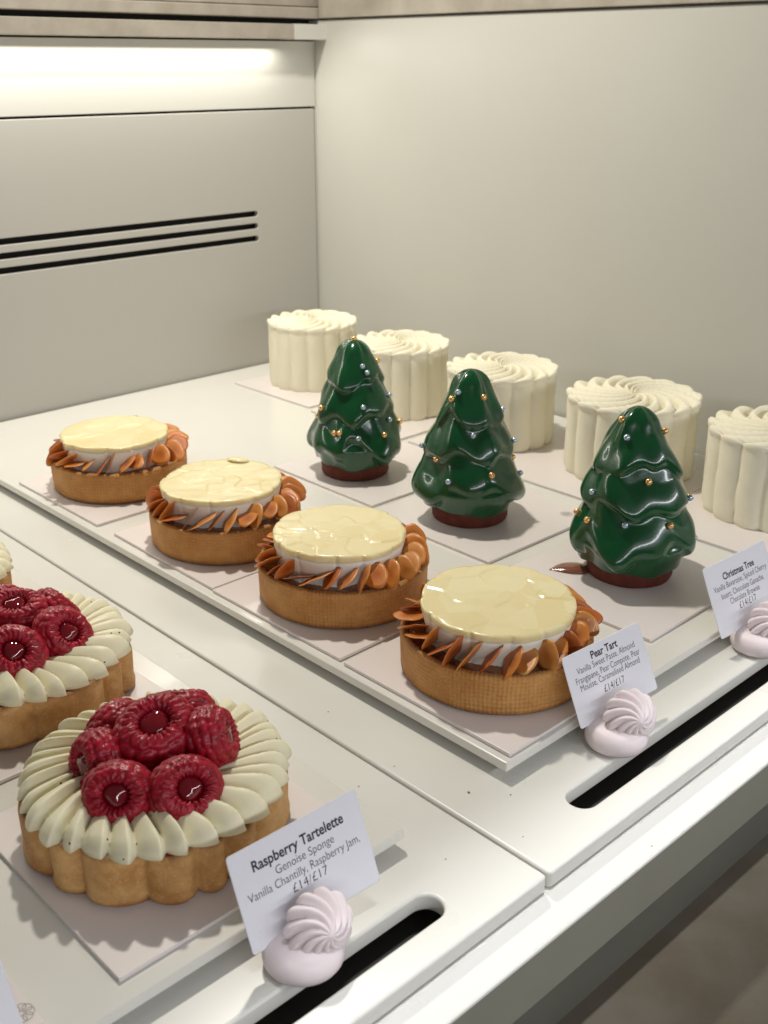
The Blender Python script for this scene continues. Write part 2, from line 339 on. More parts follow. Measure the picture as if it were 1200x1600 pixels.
# ------------------------------------------------------------------ boards
SB, SIDE, TH = .0081, .0975, .0016
ZB = SB+TH
def emblem(par, x, y, z, R=.0034):
    V = []; F = []
    def ribbon(pts, w=.00011, closed=True):
        n = len(pts); b0 = len(V)
        for i in range(n):
            a = Vector(pts[i-1] if (closed or i) else pts[0]); c = Vector(pts[(i+1) % n] if (closed or i < n-1) else pts[-1])
            t = (c-a).normalized(); nn = Vector((-t.y, t.x)); p = Vector(pts[i])
            V.append((x+p.x+nn.x*w, y+p.y+nn.y*w, z)); V.append((x+p.x-nn.x*w, y+p.y-nn.y*w, z))
        for i in range(n if closed else n-1):
            j = (i+1) % n; F.append((b0+2*i, b0+2*i+1, b0+2*j+1, b0+2*j))
    ribbon([(R*(1+.06*abs(math.sin(4*t)))*math.cos(t), R*(1+.06*abs(math.sin(4*t)))*math.sin(t)) for t in np.linspace(0, 2*PI, 65)[:-1]])
    for k in range(8):
        a = k*PI/4
        pts = []
        for t in np.linspace(0, 2*PI, 17)[:-1]:
            u, v = .55+.36*math.cos(t), .19*math.sin(t)*(.6+.5*math.cos(t))
            pts.append((R*(u*math.cos(a)-v*math.sin(a)), R*(u*math.sin(a)+v*math.cos(a))))
        ribbon(pts)
    link('emblem', pyd('emblem', V, F), M['grey_ink'], par, smooth=False)
def board(x0, y0, label, group, rz=0, emb=None, zb=SB):
    o = box('cake_board', -SIDE/2, SIDE/2, -SIDE/2, SIDE/2, 0, TH, M['board'], .00025)
    o.location = (x0+SIDE/2, y0+SIDE/2, zb); o.rotation_euler.z = math.radians(rz)
    tag(o, label, 'cake board', group)
    if emb: emblem(o, emb[0]-x0-SIDE/2, emb[1]-y0-SIDE/2, TH+.00006)
ORD = ['the frontmost', 'the second from the front', 'the third from the front', 'the farthest back']
for (x, y, r), w in zip(((.2840, .2270, 0), (.2845, .3285, .4), (.2855, .4270, -.3), (.2850, .5425, .2)),
                        ('front pear tart next to its label card', 'second pear tart from the front', 'third pear tart from the front', 'farthest pear tart, alone at the back left')):
    board(x, y, 'square pearly cake board under the '+w, 'cake boards under the pear tarts', r)
for (x, y, r), w, e in zip(((.4013, .2413, .3), (.4120, .3500, -.5), (.4220, .4528, -.6)),
                        ('front tree cake, with a brown smear on it', 'middle tree cake, with a printed rosette emblem', 'farthest tree cake'), (None, (.4967, .3635), None)):
    board(x, y, 'square pearly cake board under the '+w, 'cake boards under the tree cakes', r, e)
for (x, y, r), w in zip(((.5265, .6380, 0), (.5220, .5330, .3), (.5240, .4280, -.4), (.5240, .3310, .2), (.5215, .2330, 0)),
                        ('farthest cream cake', 'cream cake behind the farthest tree', 'middle cream cake, behind the middle tree',
                         'cream cake behind the front tree', 'cream cake cut off by the right edge')):
    board(x, y, 'square pearly cake board under the '+w, 'cake boards under the cream cakes', r)
for (x, y, r), w, e in zip(((.1136, .2325, 0), (.1150, .3480, .3), (.1150, .4560, -.3), (-.0072, .2334, 0)),
                        ('front raspberry tart', 'second raspberry tart', 'raspberry tart barely in view', 'corner by the left card, printed with a rosette emblem'), (None, None, None, (.0868, .2405))):
    board(x, y, ('square pearly cake board under the '+w) if e is None else 'cake board corner with rosette emblem at the bottom left', 'cake boards in the raspberry tart rows', r, e)

# ------------------------------------------------------------------ pear tarts
def flake_mesh(seed):
    rng = random.Random(seed); n = 22; rings = 4
    ax, ay = .0064*rng.uniform(.9, 1.1), .0044*rng.uniform(.88, 1.12); V = []; F = []
    cv = rng.uniform(-.10, .10)*1e2; tw = rng.uniform(-.5, .5)
    ph = rng.uniform(0, 6)
    def zf(x, y): return cv*.9*x*x*.4 + 18*tw*x*y*.6 + .00012*math.sin(900*x+ph)
    for side in (1, -1):
        base = len(V); V.append((0, 0, zf(0, 0)+side*.00017))
        for k in range(1, rings+1):
            f = k/rings
            for j in range(n):
                a = 2*PI*j/n; x = ax*f*math.cos(a)*(1+.10*math.cos(a)); y = ay*f*math.sin(a)*(1-.16*math.cos(a))*(1+.03*math.sin(5*a+ph))
                V.append((x, y, zf(x, y)+side*.00017*(1 if k < rings else .45)))
        for j in range(n):
            t = (base, base+1+j, base+1+(j+1) % n); F.append(t if side > 0 else t[::-1])
            for k in range(rings-1):
                a, b_ = base+1+k*n+j, base+1+k*n+(j+1) % n
                q = (a, a+n, b_+n, b_); F.append(q if side > 0 else q[::-1])
    o1 = 1+(rings-1)*n; o2 = 1+rings*n+o1
    for j in range(n): F.append((o1+j, o2+j, o2+(j+1) % n, o1+(j+1) % n))
    me = pyd('almond_flake', V, F); me.polygons.foreach_set('use_smooth', [True]*len(me.polygons)); return me
FM = []
for mi, mm in enumerate(ALM):
    for k in range(4):
        me = flake_mesh(mi*10+k); me.materials.append(mm); FM.append(me)
def pear_tart(x, y, seed, label, tilt=(0, 0), dx=(0, 0)):
    rng = random.Random(seed); e = empty('pear_tart', (x, y, ZB), label, 'tart', 'pear tarts in a row')
    sd = [rng.uniform(0, 6) for _ in range(8)]
    def rad(th, i): return 1+.006*np.sin(2*th+sd[0])+.004*np.sin(3*th+sd[1])+.0022*np.sin(11*th+sd[2]+i*.2)
    def hz(th, i): return (.0003*np.sin(3*th+sd[3])+.00022*np.sin(13*th+sd[4]+i)+.00012*np.sin(31*th+i)) if i >= 9 else 0*th
    prof = [(.0395, 0), (.0413, .0003), (.0421, .0012), (.0423, .0028), (.0420, .0033), (.0423, .0040), (.0424, .007), (.0425, .010), (.0426, .0135), (.0426, .0168), (.0425, .0186), (.0420, .0194), (.0411, .0197),
            (.0402, .0195), (.0396, .0188), (.0393, .0175), (.0392, .0150), (.0391, .012)]
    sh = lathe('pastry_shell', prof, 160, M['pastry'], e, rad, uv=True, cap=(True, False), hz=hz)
    sh.rotation_euler.z = rng.uniform(-.6, -.2)+PI/2
    # filling: dark caramel, rising towards the disc
    rs = np.linspace(.0396, .0, 14); th = np.linspace(0, 2*PI, 96, endpoint=False); G = np.zeros((14, 96, 3))
    for i, r in enumerate(rs):
        G[i, :, 0] = r*np.cos(th); G[i, :, 1] = r*np.sin(th)
        G[i, :, 2] = .0168+.0022*(1-(r/.0396)**2)+.0005*np.sin(9*th+sd[5]+i)*(r > .002)+.0004*np.sin(17*th+2*i)*(r > .002)*(r < .039)
    V, F = grid(G, close_v=True); link('caramel_filling', pyd('caramel_filling', V, F), M['fill'], e)
    # disc outline: facets with notches
    nf = rng.choice([11, 12, 13]); cuts = sorted([(k+rng.uniform(-.22, .22))*2*PI/nf for k in range(nf)])
    fr_ = [rng.uniform(-.0007, .0008) for _ in range(nf)]
    n = 240; th = np.linspace(0, 2*PI, n, endpoint=False); R = np.zeros(n)
    for j, t in enumerate(th):
        k = max([i for i in range(nf) if cuts[i] <= t], default=nf-1)
        a0 = cuts[k]; a1 = cuts[(k+1) % nf]+(2*PI if k == nf-1 else 0); tt = t if t >= a0 else t+2*PI
        u = (tt-a0)/(a1-a0); d = min(u, 1-u)*(a1-a0)*.034
        R[j] = .0327+fr_[k]+.0009*max(0, math.sin(PI*min(1, max(0, u))))**.5-.0011*math.exp(-(d/.0005)**2)*(.4+.6*((k*7) % 5)/4)
    ds = empty_part = None
    T = Matrix.Translation((dx[0], dx[1], .0028)) @ Euler((tilt[0], tilt[1], 0)).to_matrix().to_4x4()
    prof2 = [(.95, .0120), (.955, .0180), (.975, .0230), (.992, .0262), (.996, .0284)]
    G = np.zeros((len(prof2)+1, n, 3))
    for i, (f, z) in enumerate(prof2):
        RR = (.0320) * .6 + R*.4 if i < 2 else (.0320*(.5-.1*i)+R*(.5+.1*i))
        G[i, :, 0] = f*RR*np.cos(th); G[i, :, 1] = f*RR*np.sin(th); G[i, :, 2] = z+.00025*np.sin(5*th+sd[6])*(i == 1)
    G[-1, :, 2] = .0284
    V, F = grid(G, close_v=True); me = pyd('mousse_layer', V, F); me.transform(T); link('mousse_layer', me, M['mousse'], e)
    # pear top: tiles of unequal height
    seeds = [(rng.uniform(.004, .036)*math.cos(a), rng.uniform(.004, .036)*math.sin(a)) for a in [rng.uniform(0, 6.28) for _ in range(26)]]
    sz = np.array([rng.uniform(0, .0009) for _ in seeds]); stx = np.array([(rng.uniform(-.018, .018), rng.uniform(-.018, .018)) for _ in seeds]); SD = np.array(seeds)
    fr2 = [.998, 1.0, .997, .985, .94]+list(np.linspace(.90, 0, 46)); zz = [.02845, .0298, .0306, .0309, .0309]+[.0309]*46
    G = np.zeros((len(fr2), n, 3))
    for i, (f, z) in enumerate(zip(fr2, zz)):
        X = f*R*np.cos(th); Y = f*R*np.sin(th)
        wx = X+.0015*np.sin(300*Y+sd[7]); wy = Y+.0015*np.sin(280*X+sd[0])
        D = (wx[:, None]-SD[None, :, 0])**2+(wy[:, None]-SD[None, :, 1])**2; D = np.sqrt(D)
        w = np.exp(-D/.00028+D.min(1)[:, None]/.00028); w /= w.sum(1)[:, None]
        tile = (w*(sz[None, :]+(wx[:, None]-SD[None, :, 0])*stx[None, :, 0]+(wy[:, None]-SD[None, :, 1])*stx[None, :, 1])).sum(1)
        G[i, :, 0] = X; G[i, :, 1] = Y; G[i, :, 2] = z+(tile*(1 if i >= 3 else i*.3))+.00006*np.sin(500*X+sd[1])*np.sin(450*Y)
    V, F = grid(G, close_v=True); me = pyd('pear_jelly_top', V, F); me.transform(T); link('pear_jelly_top', me, M['pear'], e)
    # a loose sliver of pear standing at the rim
    if seed == 3:
        a = math.radians(38); G = np.zeros((7, 10, 3)); q = np.linspace(0, 2*PI, 10, endpoint=False)
        for i, u in enumerate(np.linspace(0, 1, 7)):
            s_ = abs(math.sin(PI*min(max(u, .02), .98)))**.5; G[i, :, 0] = (u-.5)*.013; G[i, :, 1] = .0040*s_*np.cos(q); G[i, :, 2] = .0013*s_*np.sin(q)
        V, F = grid(G, close_v=True, cap0=True, cap1=True); o = link('pear_sliver', pyd('pear_sliver', V, F), M['pear'], e)
        o.location = (.029*math.cos(a), .029*math.sin(a), .0353); o.rotation_euler = (.1, -.06, a+PI/2)
    # almond flakes leaning like fallen dominoes round the rim
    K = 31; off = rng.uniform(0, .2)
    for k in range(K):
        a = off+2*PI*k/K+rng.uniform(-.05, .05)
        rh = Vector((math.cos(a), math.sin(a), 0)); t = Vector((math.sin(a), -math.cos(a), 0)); up = Vector((0, 0, 1))
        be = math.radians(rng.gauss(44, 16)); nrm = (t*math.cos(be)+up*math.sin(be)).normalized()
        mm_ = (up*math.cos(be)-t*math.sin(be)).normalized()
        ga = rng.gauss(.66, .20); lx = (mm_*math.sin(ga)-rh*math.cos(ga)).normalized()
        # lx: from outer-low end to inner-high end
        lx = (lx*-1); yv = nrm.cross(lx).normalized()
        Mx = Euler((rng.gauss(0, .14), rng.gauss(0, .14), rng.gauss(0, .20))).to_matrix().to_4x4() @ Matrix((lx, yv, nrm)).transposed().to_4x4()
        o = link('almond_flake', FM[rng.choice([0, 1, 2, 3, 0, 1, 4, 5, 6, 7, 8, 9])], None, e, smooth=False)
        rr = .0370+rng.uniform(-.0012, .0012)
        Mx.translation = Vector((rr*math.cos(a), rr*math.sin(a), .0240+rng.uniform(-.0008, .0018)))
        o.matrix_local = Mx @ Matrix.Scale(rng.uniform(1.05, 1.38), 4)
pear_tart(.3315, .2760, 1, 'pear tart nearest the camera, beside the pear label card', (.03, -.02))
pear_tart(.3315, .3780, 2, 'second pear tart from the front, in front of the middle tree cake', (.01, .0), (-.0015, .0015))
pear_tart(.3311, .4772, 3, 'third pear tart from the front, between two other pear tarts', (0, -.01), (-.001, .001))
pear_tart(.3337, .5959, 4, 'farthest pear tart, smallest in view, alone at the left', (.0, .0), (-.002, -.001))

# ------------------------------------------------------------------ cream cakes
def cream_cake(x, y, R, seed, label, rot, H=.0525):
    rng = random.Random(seed); e = empty('cream_cake', (x, y, ZB), label, 'cake', 'white fluted cream cakes along the side panel')
    NL = 15; n = NL*18; th = np.linspace(0, 2*PI, n, endpoint=False)
    amp = np.array([rng.uniform(.8, 1.2) for _ in range(NL)]); jit = sn(th, rng, (2, 3, 5), .10)
    def lobe(ph):  # 1 on the crest, 0 in the groove (cusped)
        return np.abs(np.sin(ph*NL/2))**.55
    rows = []
    # side
    for i, z in enumerate(np.linspace(0, H-.004, 22)):
        ph = th+jit*.25+.012*math.sin(z*160+seed); l = lobe(ph)
        Rz = R*(.985+.006*math.sin(z*50+seed))
        r = Rz-.0034*(1-l)+.00006*np.sin(z*500+7*th)*l
        zz = np.full(n, z)
        if i == 0: r = r*.985
        rows.append(np.stack([r*np.cos(th), r*np.sin(th), zz], 1))
    # edge and spiralling top
    for f in list([1.004, 1.008, 1.006, .992, .97])+list(np.linspace(.94, .06, 44)):
        tw = 1.5*(1-min(1, f))**1.15
        ph = th-tw+jit*.25*min(1, f); l = lobe(ph)**1.25
        k = {1.004: -.0030, 1.008: -.0016, 1.006: -.0005, .992: .0003, .97: .0006}.get(f, .0008)
        depth = .0074*min(1, (f/.34))**.8*(1-.62*max(0, (f-.72)/.28))
        dome = .0012*(1-f*f) - .0035*math.exp(-(f/.10)**2)
        r = f*R-.0038*(1-l)*(1 if f > .96 else 0)-.0018*(1-l)*(f <= .96)*(f > .8)
        zz = H+k+dome-depth*(1-l)*(1 if f < 1 else .5)+.0002*np.sin(90*f+5*th)
        rows.append(np.stack([r*np.cos(th), r*np.sin(th), zz], 1))
    G = np.array(rows); V, F = grid(G, close_v=True, cap0=True, cap1=True)
    o = link('piped_cream', pyd('piped_cream', V, F), M['cake'], e); o.rotation_euler.z = rot
    return e
cream_cake(.5780, .6930, .0372, 1, 'farthest cream cake, at the left end of its row', .1)
cream_cake(.5770, .5880, .0380, 2, 'cream cake behind the farthest tree cake', .4)
cream_cake(.5795, .4880, .0393, 3, 'cream cake behind the middle tree cake', .7, .0520)
cream_cake(.5900, .3850, .0432, 4, 'large cream cake behind the front tree cake', .2, .0512)
cream_cake(.5942, .2830, .0432, 5, 'cream cake cut off by the right edge of the photo', .5, .0515)

# ------------------------------------------------------------------ tree cakes
def tree_cake(x, y, seed, label, pearls_g, pearls_b, sc=1.0, H=.0816):
    rng = random.Random(seed); e = empty('tree_cake', (x, y, ZB), label, 'cake', 'green glazed tree cakes in a row')
    lathe('chocolate_base', [(.0200, 0), (.0215, .0004), (.0222, .002), (.0223, .007), (.0220, .0118), (.0200, .0126)], 72, M['brownie'], e,
          rad=lambda th, i: 1+.010*np.sin(2*th+seed)+.006*np.sin(7*th+i))
    n, nz = 260, 200; th = np.linspace(0, 2*PI, n, endpoint=False); Z = np.linspace(0, H, nz)
    TH_, ZZ = np.meshgrid(th, Z)
    def wav(ks, amp): return sn(TH_+.25*np.sin(ZZ*60+seed), rng, ks, amp)
    tiers = [ # lip height, radius, slope, wave amp, roundness of the lip
        (.0000, .0262, 0, 0, 1), (.0110, .0327, .38, .0078, .0085), (.0325, .0268, .44, .0060, .0060), (.0520, .0202, .55, .0054, .0052)]
    best = None
    lean = wav((1, 2, 3), .0022)
    for i, (l0, R0, sl, wa, rl) in enumerate(tiers):
        if i == 0:
            rin = R0+wav((3, 5, 8), .0011)+.0052*np.sin(PI/2*np.clip((ZZ+.0015)/.017, 0, 1))-.0012*np.sin(np.clip(ZZ/.012, 0, 1)*PI)*(.5+.5*np.sin(TH_*3+seed))
            rin = rin-np.clip(ZZ-.013, 0, 1)*.62
        else:
            ks = ((2, 3, 5, 8), (2, 3, 5, 7), (2, 3, 5, 6))[i-1]
            Lz = l0+wav(ks, wa)-wa*.55*np.abs(np.sin(TH_*rng.choice([1.5, 2, 2.5])+rng.uniform(0, 6)))
            t = ZZ-Lz; tt = np.clip(t/rl, 0, 1); rnd = np.sqrt(np.clip(1-(1-tt)**2, 0, 1))
            rr = R0-.42*(Lz-l0)+wav((2, 3, 5, 7), .0019)-sl*np.clip(t, 0, 1)+.0014*np.sin(np.clip(t/.018, 0, 1)*PI)
            rin = rr-.0075*(1-rnd)
            rin = np.where(t < 0, rin-np.abs(t)*6, rin)
        k = .0007
        best = rin if best is None else np.logaddexp(best/k, rin/k)*k
    r = best + .0004*np.sin(3*TH_+ZZ*90+seed)*np.sin(ZZ*110+2*TH_) + .00022*np.sin(5*TH_-ZZ*160+seed)
    r += lean*.7
    # apex cap
    z1 = H-.0075; c = np.clip((ZZ-z1)/(H-z1), 0, 1); r = r*np.sqrt(np.clip(1-c**2.2, 0, 1))
    r = np.maximum(r, .00001)
    # soften like poured glaze
    for _ in range(3):
        r = (r+np.roll(r, 1, 1)+np.roll(r, -1, 1)+np.vstack([r[:1], r[:-1]])+np.vstack([r[1:], r[-1:]]))/5
    r[-1] = .00001
    r *= sc
    lx = .0006*math.sin(seed*2.1); ly = .0006*math.cos(seed*1.7)
    zb_ = .0012*np.sin(3*TH_+seed)*np.exp(-ZZ/.004)+.0006*np.sin(8*TH_+seed*2)*np.exp(-ZZ/.002)
    G = np.stack([r*np.cos(TH_)+lx*ZZ/H*3, r*np.sin(TH_)+ly*ZZ/H*3, ZZ+.0096+zb_], 2)
    G[0] = G[1]*np.array([.8, .8, 1]); G[0, :, 2] = .0108
    V, F = grid(G, close_v=True, cap0=True)
    link('green_glaze', pyd('green_glaze', V, F), M['glaze'], e)
    sph = []
    for kind, lst in (('gold', pearls_g), ('blue', pearls_b)):
        me = bpy.data.meshes.get('pearl_'+kind)
        if me is None:
            a = np.linspace(0, PI, 13); q = np.linspace(0, 2*PI, 20, endpoint=False)
            Gs = np.stack([np.outer(np.sin(a), np.cos(q)), np.outer(np.sin(a), np.sin(q)), np.outer(np.cos(a), np.ones(20))], 2)[::-1]
            V, F = grid(Gs, close_v=True); me = pyd('pearl_'+kind, V*.00182, F); me.materials.append(M[kind])
            me.polygons.foreach_set('use_smooth', [True]*len(me.polygons))
        for deg, zw in lst:
            zl = zw-ZB; i = int(np.clip((zl-.0096)/H*(nz-1), 0, nz-1)); j = int(round(deg % 360/360*n)) % n
            p = Vector(G[i, j]); a2 = math.radians(deg)
            o = link('sugar_pearl', me, None, e, smooth=False)
            o.location = p+Vector((math.cos(a2), math.sin(a2), .35))*.0008
            if kind == 'blue': o.scale = (.92,)*3
tree_cake(.4568, .2916, 11, 'front green tree cake, largest in view, beside the christmas tree label card',
          [(160, .095), (310, .088), (232, .068), (165, .045), (255, .046), (310, .053), (133, .043), (40, .06), (90, .05), (20, .04)],
          [(193, .088), (160, .059), (206, .047), (308, .031), (303, .054), (60, .08), (75, .045)], sc=1.0, H=.0816)
tree_cake(.4534, .4023, 23, 'middle green tree cake, between the two other tree cakes',
          [(253, .086), (172, .050), (247, .045), (181, .085), (319, .046), (30, .06), (85, .045)],
          [(193, .089), (319, .075), (226, .066), (133, .053), (314, .057), (198, .041), (314, .037), (60, .05), (20, .08)], sc=.975, H=.0801)
tree_cake(.4557, .5061, 37, 'farthest green tree cake, smallest in view, with a gold pearl on its tip',
          [(253, .0985), (337, .082), (175, .057), (157, .050), (199, .043), (208, .044), (268, .041), (313, .044), (60, .05)],
          [(251, .083), (259, .079), (307, .062), (241, .060), (289, .048), (232, .041), (40, .06)], sc=.95, H=.0781)
# smear of sauce beside the front tree
G = np.zeros((16, 14, 3)); q = np.linspace(0, 2*PI, 14, endpoint=False)
for i, u in enumerate(np.linspace(0, 1, 16)):
    w = .0066*max(.05, math.sin(PI*min(.97, u*.8+.02)))*(.75+.5*u); cx = .4275+.0155*u; cy = .3215-.0125*u+.0008*math.sin(u*5)
    nx, ny = .62, .78
    G[i, :, 0] = cx+nx*w*np.cos(q); G[i, :, 1] = cy+ny*w*np.cos(q); G[i, :, 2] = ZB+.0001+.0024*np.clip(np.sin(q), 0, 1)*w/.0066
V, F = grid(G, close_v=True, cap0=True, cap1=True)
tag(link('sauce_smear', pyd('sauce_smear', V, F), M['sauce']), 'glossy brown smear on the board left of the front tree cake', 'sauce')

# ------------------------------------------------------------------ raspberry tarts
def raspberry_mesh(seed, R=.0118):
    rng = np.random.RandomState(seed)
    pts = [(.0002, .0015), (.0026, .0016), (.0040, .0026), (.0043, .0048), (.0050, .0066), (.0064, .0075), (.0082, .0070), (.0099, .0050), (.0112, .0022), (.0117, -.0012), (.0112, -.0046), (.0096, -.0078), (.0066, -.0102), (.0032, -.0114), (.0002, -.0117)]
    P = np.array(pts); d = np.r_[0, np.cumsum(np.linalg.norm(np.diff(P, axis=0), axis=1))]
    # smooth by chaikin
    Q = P
    for _ in range(3):
        Q = np.vstack([Q[:1], np.repeat(Q[:-1], 2, 0)*np.tile([[.75], [.25]], (len(Q)-1, 1))+np.repeat(Q[1:], 2, 0)*np.tile([[.25], [.75]], (len(Q)-1, 1)), Q[-1:]])
    dd = np.r_[0, np.cumsum(np.linalg.norm(np.diff(Q, axis=0), axis=1))]; s = np.linspace(0, dd[-1], 90)
    pr = np.stack([np.interp(s, dd, Q[:, 0]), np.interp(s, dd, Q[:, 1])], 1)
    tg = np.gradient(pr, axis=0); nm = np.stack([-tg[:, 1], tg[:, 0]], 1); nm /= np.linalg.norm(nm, axis=1)[:, None]+1e-9
    n = 120; th = np.linspace(0, 2*PI, n, endpoint=False)
    C = np.stack([np.outer(pr[:, 0], np.cos(th)), np.outer(pr[:, 0], np.sin(th)), np.outer(pr[:, 1], np.ones(n))], 2)
    NN = np.stack([np.outer(nm[:, 0], np.cos(th)), np.outer(nm[:, 0], np.sin(th)), np.outer(nm[:, 1], np.ones(n))], 2)
    # drupelet seeds: rings
    sd = []
    for k, (z, r, c) in enumerate(((.0066, .0086, 19), (.0036, .0107, 22), (.0000, .0117, 23), (-.0035, .0114, 22), (-.0066, .0102, 19), (-.0090, .0081, 14), (-.0108, .0054, 9), (-.0116, .0020, 4))):
        for j in range(c):
            a = 2*PI*(j+.5*(k % 2))/c+rng.uniform(-.10, .10); sd.append((r*math.cos(a), r*math.sin(a), z+rng.uniform(-.0008, .0008)))
    sd = np.array(sd); D = np.linalg.norm(C[:, :, None, :]-sd[None, None], axis=3).min(2)
    bump = np.sqrt(np.clip(1-(D/.00205)**2, 0, 1))*.00100
    f = np.clip((pr[:, 1]-.0045)/.002, 0, 1)*np.clip((.0095-pr[:, 0])/.002, 0, 1)*(pr[:, 0] > .004)
    ridg = np.abs(np.sin(th*9+rng.uniform(0, 6)+.6*np.sin(3*th)))
    disp = bump*(1-.75*f[:, None])+f[:, None]*(.0008*(ridg[None, :]-.5)+.0004*np.sin(23*th)[None, :]*np.sin(s*1500)[:, None])
    sgn = 1 if (NN[50, 0, 0] > 0) else -1
    C = C+NN*disp[:, :, None]*sgn
    el = 1+.07*np.sin(2*th+rng.uniform(0, 6)); C[:, :, 0] *= el; C[:, :, 1] *= el; C[:, :, 2] *= .88
    V, F = grid(C, close_v=True)
    me = pyd('raspberry', V*R/.0118, F); me.materials.append(M['berry']); me.polygons.foreach_set('use_smooth', [True]*len(me.polygons)); return me
RM = [raspberry_mesh(k) for k in range(4)]
def gel_mesh():
    rs = [(.0046, .0028), (.0045, .0044), (.0040, .0056), (.0030, .0064), (.0016, .0069), (.0001, .0070)]
    th = np.linspace(0, 2*PI, 28, endpoint=False); G = np.array([[(r*math.cos(t), r*math.sin(t), z*.88+.0004*math.sin(3*t)*(r > .002)) for t in th] for r, z in rs])
    V, F = grid(G, close_v=True); me = pyd('jelly_drop', V, F); me.materials.append(M['gel']); me.polygons.foreach_set('use_smooth', [True]*len(me.polygons)); return me
GEL = gel_mesh()
def tiny_hair(par, base, d, L):
    V = []; F = []
    d = Vector(d).normalized(); s_ = d.orthogonal().normalized(); b2 = d.cross(s_)
    for i, u in enumerate((0, .33, .66, 1)):
        p = Vector(base)+d*L*u+s_*.0009*math.sin(u*2.6); r_ = .00008*(1-.6*u)
        for k in range(4): V.append(p+(s_*math.cos(k*PI/2)+b2*math.sin(k*PI/2))*r_)
    for i in range(3):
        for k in range(4): F.append((i*4+k, i*4+(k+1) % 4, i*4+4+(k+1) % 4, i*4+4+k))
    link('berry_hair', pyd('berry_hair', V, F), M['hair'], par)
def raspberry_tart(x, y, seed, label, berries, R=.0455, NL=14, rot=0.0):
    rng = random.Random(seed); e = empty('raspberry_tart', (x, y, ZB), label, 'tart', 'raspberry tarts in a row')
    H = .0198; n = NL*24; irr = [rng.uniform(.7, 1.25) for _ in range(NL)]
    def rad(th, i):
        ph = (th*NL/(2*PI)+.30*np.sin(2*th+seed)+.22*np.sin(5*th+seed*2)+.15*np.sin(3*th)) % NL; k = np.floor(ph).astype(int) % NL; l = np.abs(np.sin(PI*ph))**.62
        a = np.array(irr)[k]
        f = 1-.10*(1-l)+.05*(a-1)*l
        if i >= 9: f = 1-.09*(1-l)+.05*(a-1)*l
        return f
    prof = [(R*.94, 0), (R*.985, .0004), (R*1.01, .0016), (R*1.012, .0032), (R*1.0, .0042), (R*1.003, .008), (R*1.006, .013), (R*1.008, .0172), (R*.998, .0190), (R*.98, .0197), (R*.955, .0195), (R*.935, .0185), (R*.93, .016), (R*.925, .013)]
    def hz(th, i): return .0005*np.sin(3*th+seed)+.0004*np.sin(7*th+seed*2) if 7 <= i <= 11 else 0*th
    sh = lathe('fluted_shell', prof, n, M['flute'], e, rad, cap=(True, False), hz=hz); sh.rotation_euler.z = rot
    jam = lathe('jam_layer', [(R*.955, .0165), (R*.94, .0190), (R*.90, .0200), (R*.6, .0205), (R*.2, .0207), (.0001, .0207)], n, M['jam'], e,
                rad=lambda th, i: rad(th, 0)*(1+.012*np.sin(9*th+seed)) if i < 3 else np.ones(n), cap=(False, False)); jam.rotation_euler.z = rot
    # piped cream: one ring of joined, overlapping shell strokes
    K = 33; n = K*18; th = np.linspace(0, 2*PI, n, endpoint=False); us = np.linspace(0, 1, 42)
    kk = np.array([rng.uniform(.75, 1.25) for _ in range(K)]); kh = np.array([rng.uniform(.82, 1.18) for _ in range(K)]); kr = np.array([rng.uniform(-.0009, .0009) for _ in range(K)])
    edges = np.r_[0, np.cumsum(kk)]; edges = edges/edges[-1]*2*PI
    G = np.zeros((len(us)+1, n, 3))
    for i, u in enumerate(us):
        tw = .42*(1-u)**1.6
        a = (th+tw) % (2*PI); k = np.clip(np.searchsorted(edges, a, side='right')-1, 0, K-1)
        ph = (a-edges[k])/(edges[k+1]-edges[k])
        p = np.where(ph < .86, np.sin(PI/2*np.clip(ph/.86, 0, 1)**.75), np.clip((1-ph)/.14, 0, 1)**.8)
        env = (.25+.75*math.sin(PI/2*min(1, u/.62)))*math.sqrt(max(0, 1-max(0, (u-.70)/.30)**2.4))
        z = .0212-.0012*(u > .9)*(u-.9)/.1+env*(.0012+.0050*p*kh[k])
        ro = .0440+(.0034*p**1.3+kr[k])*(u**3)
        r = .0165+(ro-.0165)*u+.0006*np.sin(PI*u)*p
        G[i, :, 0] = r*np.cos(th); G[i, :, 1] = r*np.sin(th); G[i, :, 2] = z
    G[-1] = G[-2]; G[-1, :, :2] *= .955; G[-1, :, 2] = .0196
    V, F = grid(G, close_v=True); link('piped_cream', pyd('piped_cream', V, F), M['cream'], e)
    # berries: (dx, dy, z, size, direction the hollow faces)
    for i, (dx, dy, z, s_, d) in enumerate(berries):
        o = link('raspberry', RM[(i+seed) % 4], None, e, smooth=False)
        q = Vector(d).normalized().to_track_quat('Z', 'Y') @ Euler((0, 0, rng.uniform(0, 6))).to_quaternion()
        o.rotation_mode = 'QUATERNION'; o.rotation_quaternion = q; o.location = (dx, dy, z-.0012); o.scale = (s_*.97,)*3
        g = link('jelly_drop', GEL, None, o, smooth=False)
        if i % 2 == 0: tiny_hair(o, (.009, .002, .004), (1, .3, .8), .003)
CD = Vector((-.62, -.68, 0))   # towards the viewer, on the plane
B1 = [(.0020, .0010, .0365, 1.22, (-.25, -.35, 1)), (-.0215, -.0130, .0300, .98, (-.75, -.75, .62)), (-.0045, -.0262, .0300, 1.02, (-.15, -1.0, .75)),
      (.0175, -.0115, .0330, 1.02, (.85, -.75, .35)), (-.0185, .0080, .0300, .95, (-1, .05, .25)), (.0185, .0105, .0330, 1.05, (.4, .5, .8)), (-.002, .0225, .0300, .95, (-.2, 1, .4))]
raspberry_tart(.1634, .2874, 5, 'front raspberry tart, whole in view, beside the raspberry label card', B1, .0462, 14, .35)
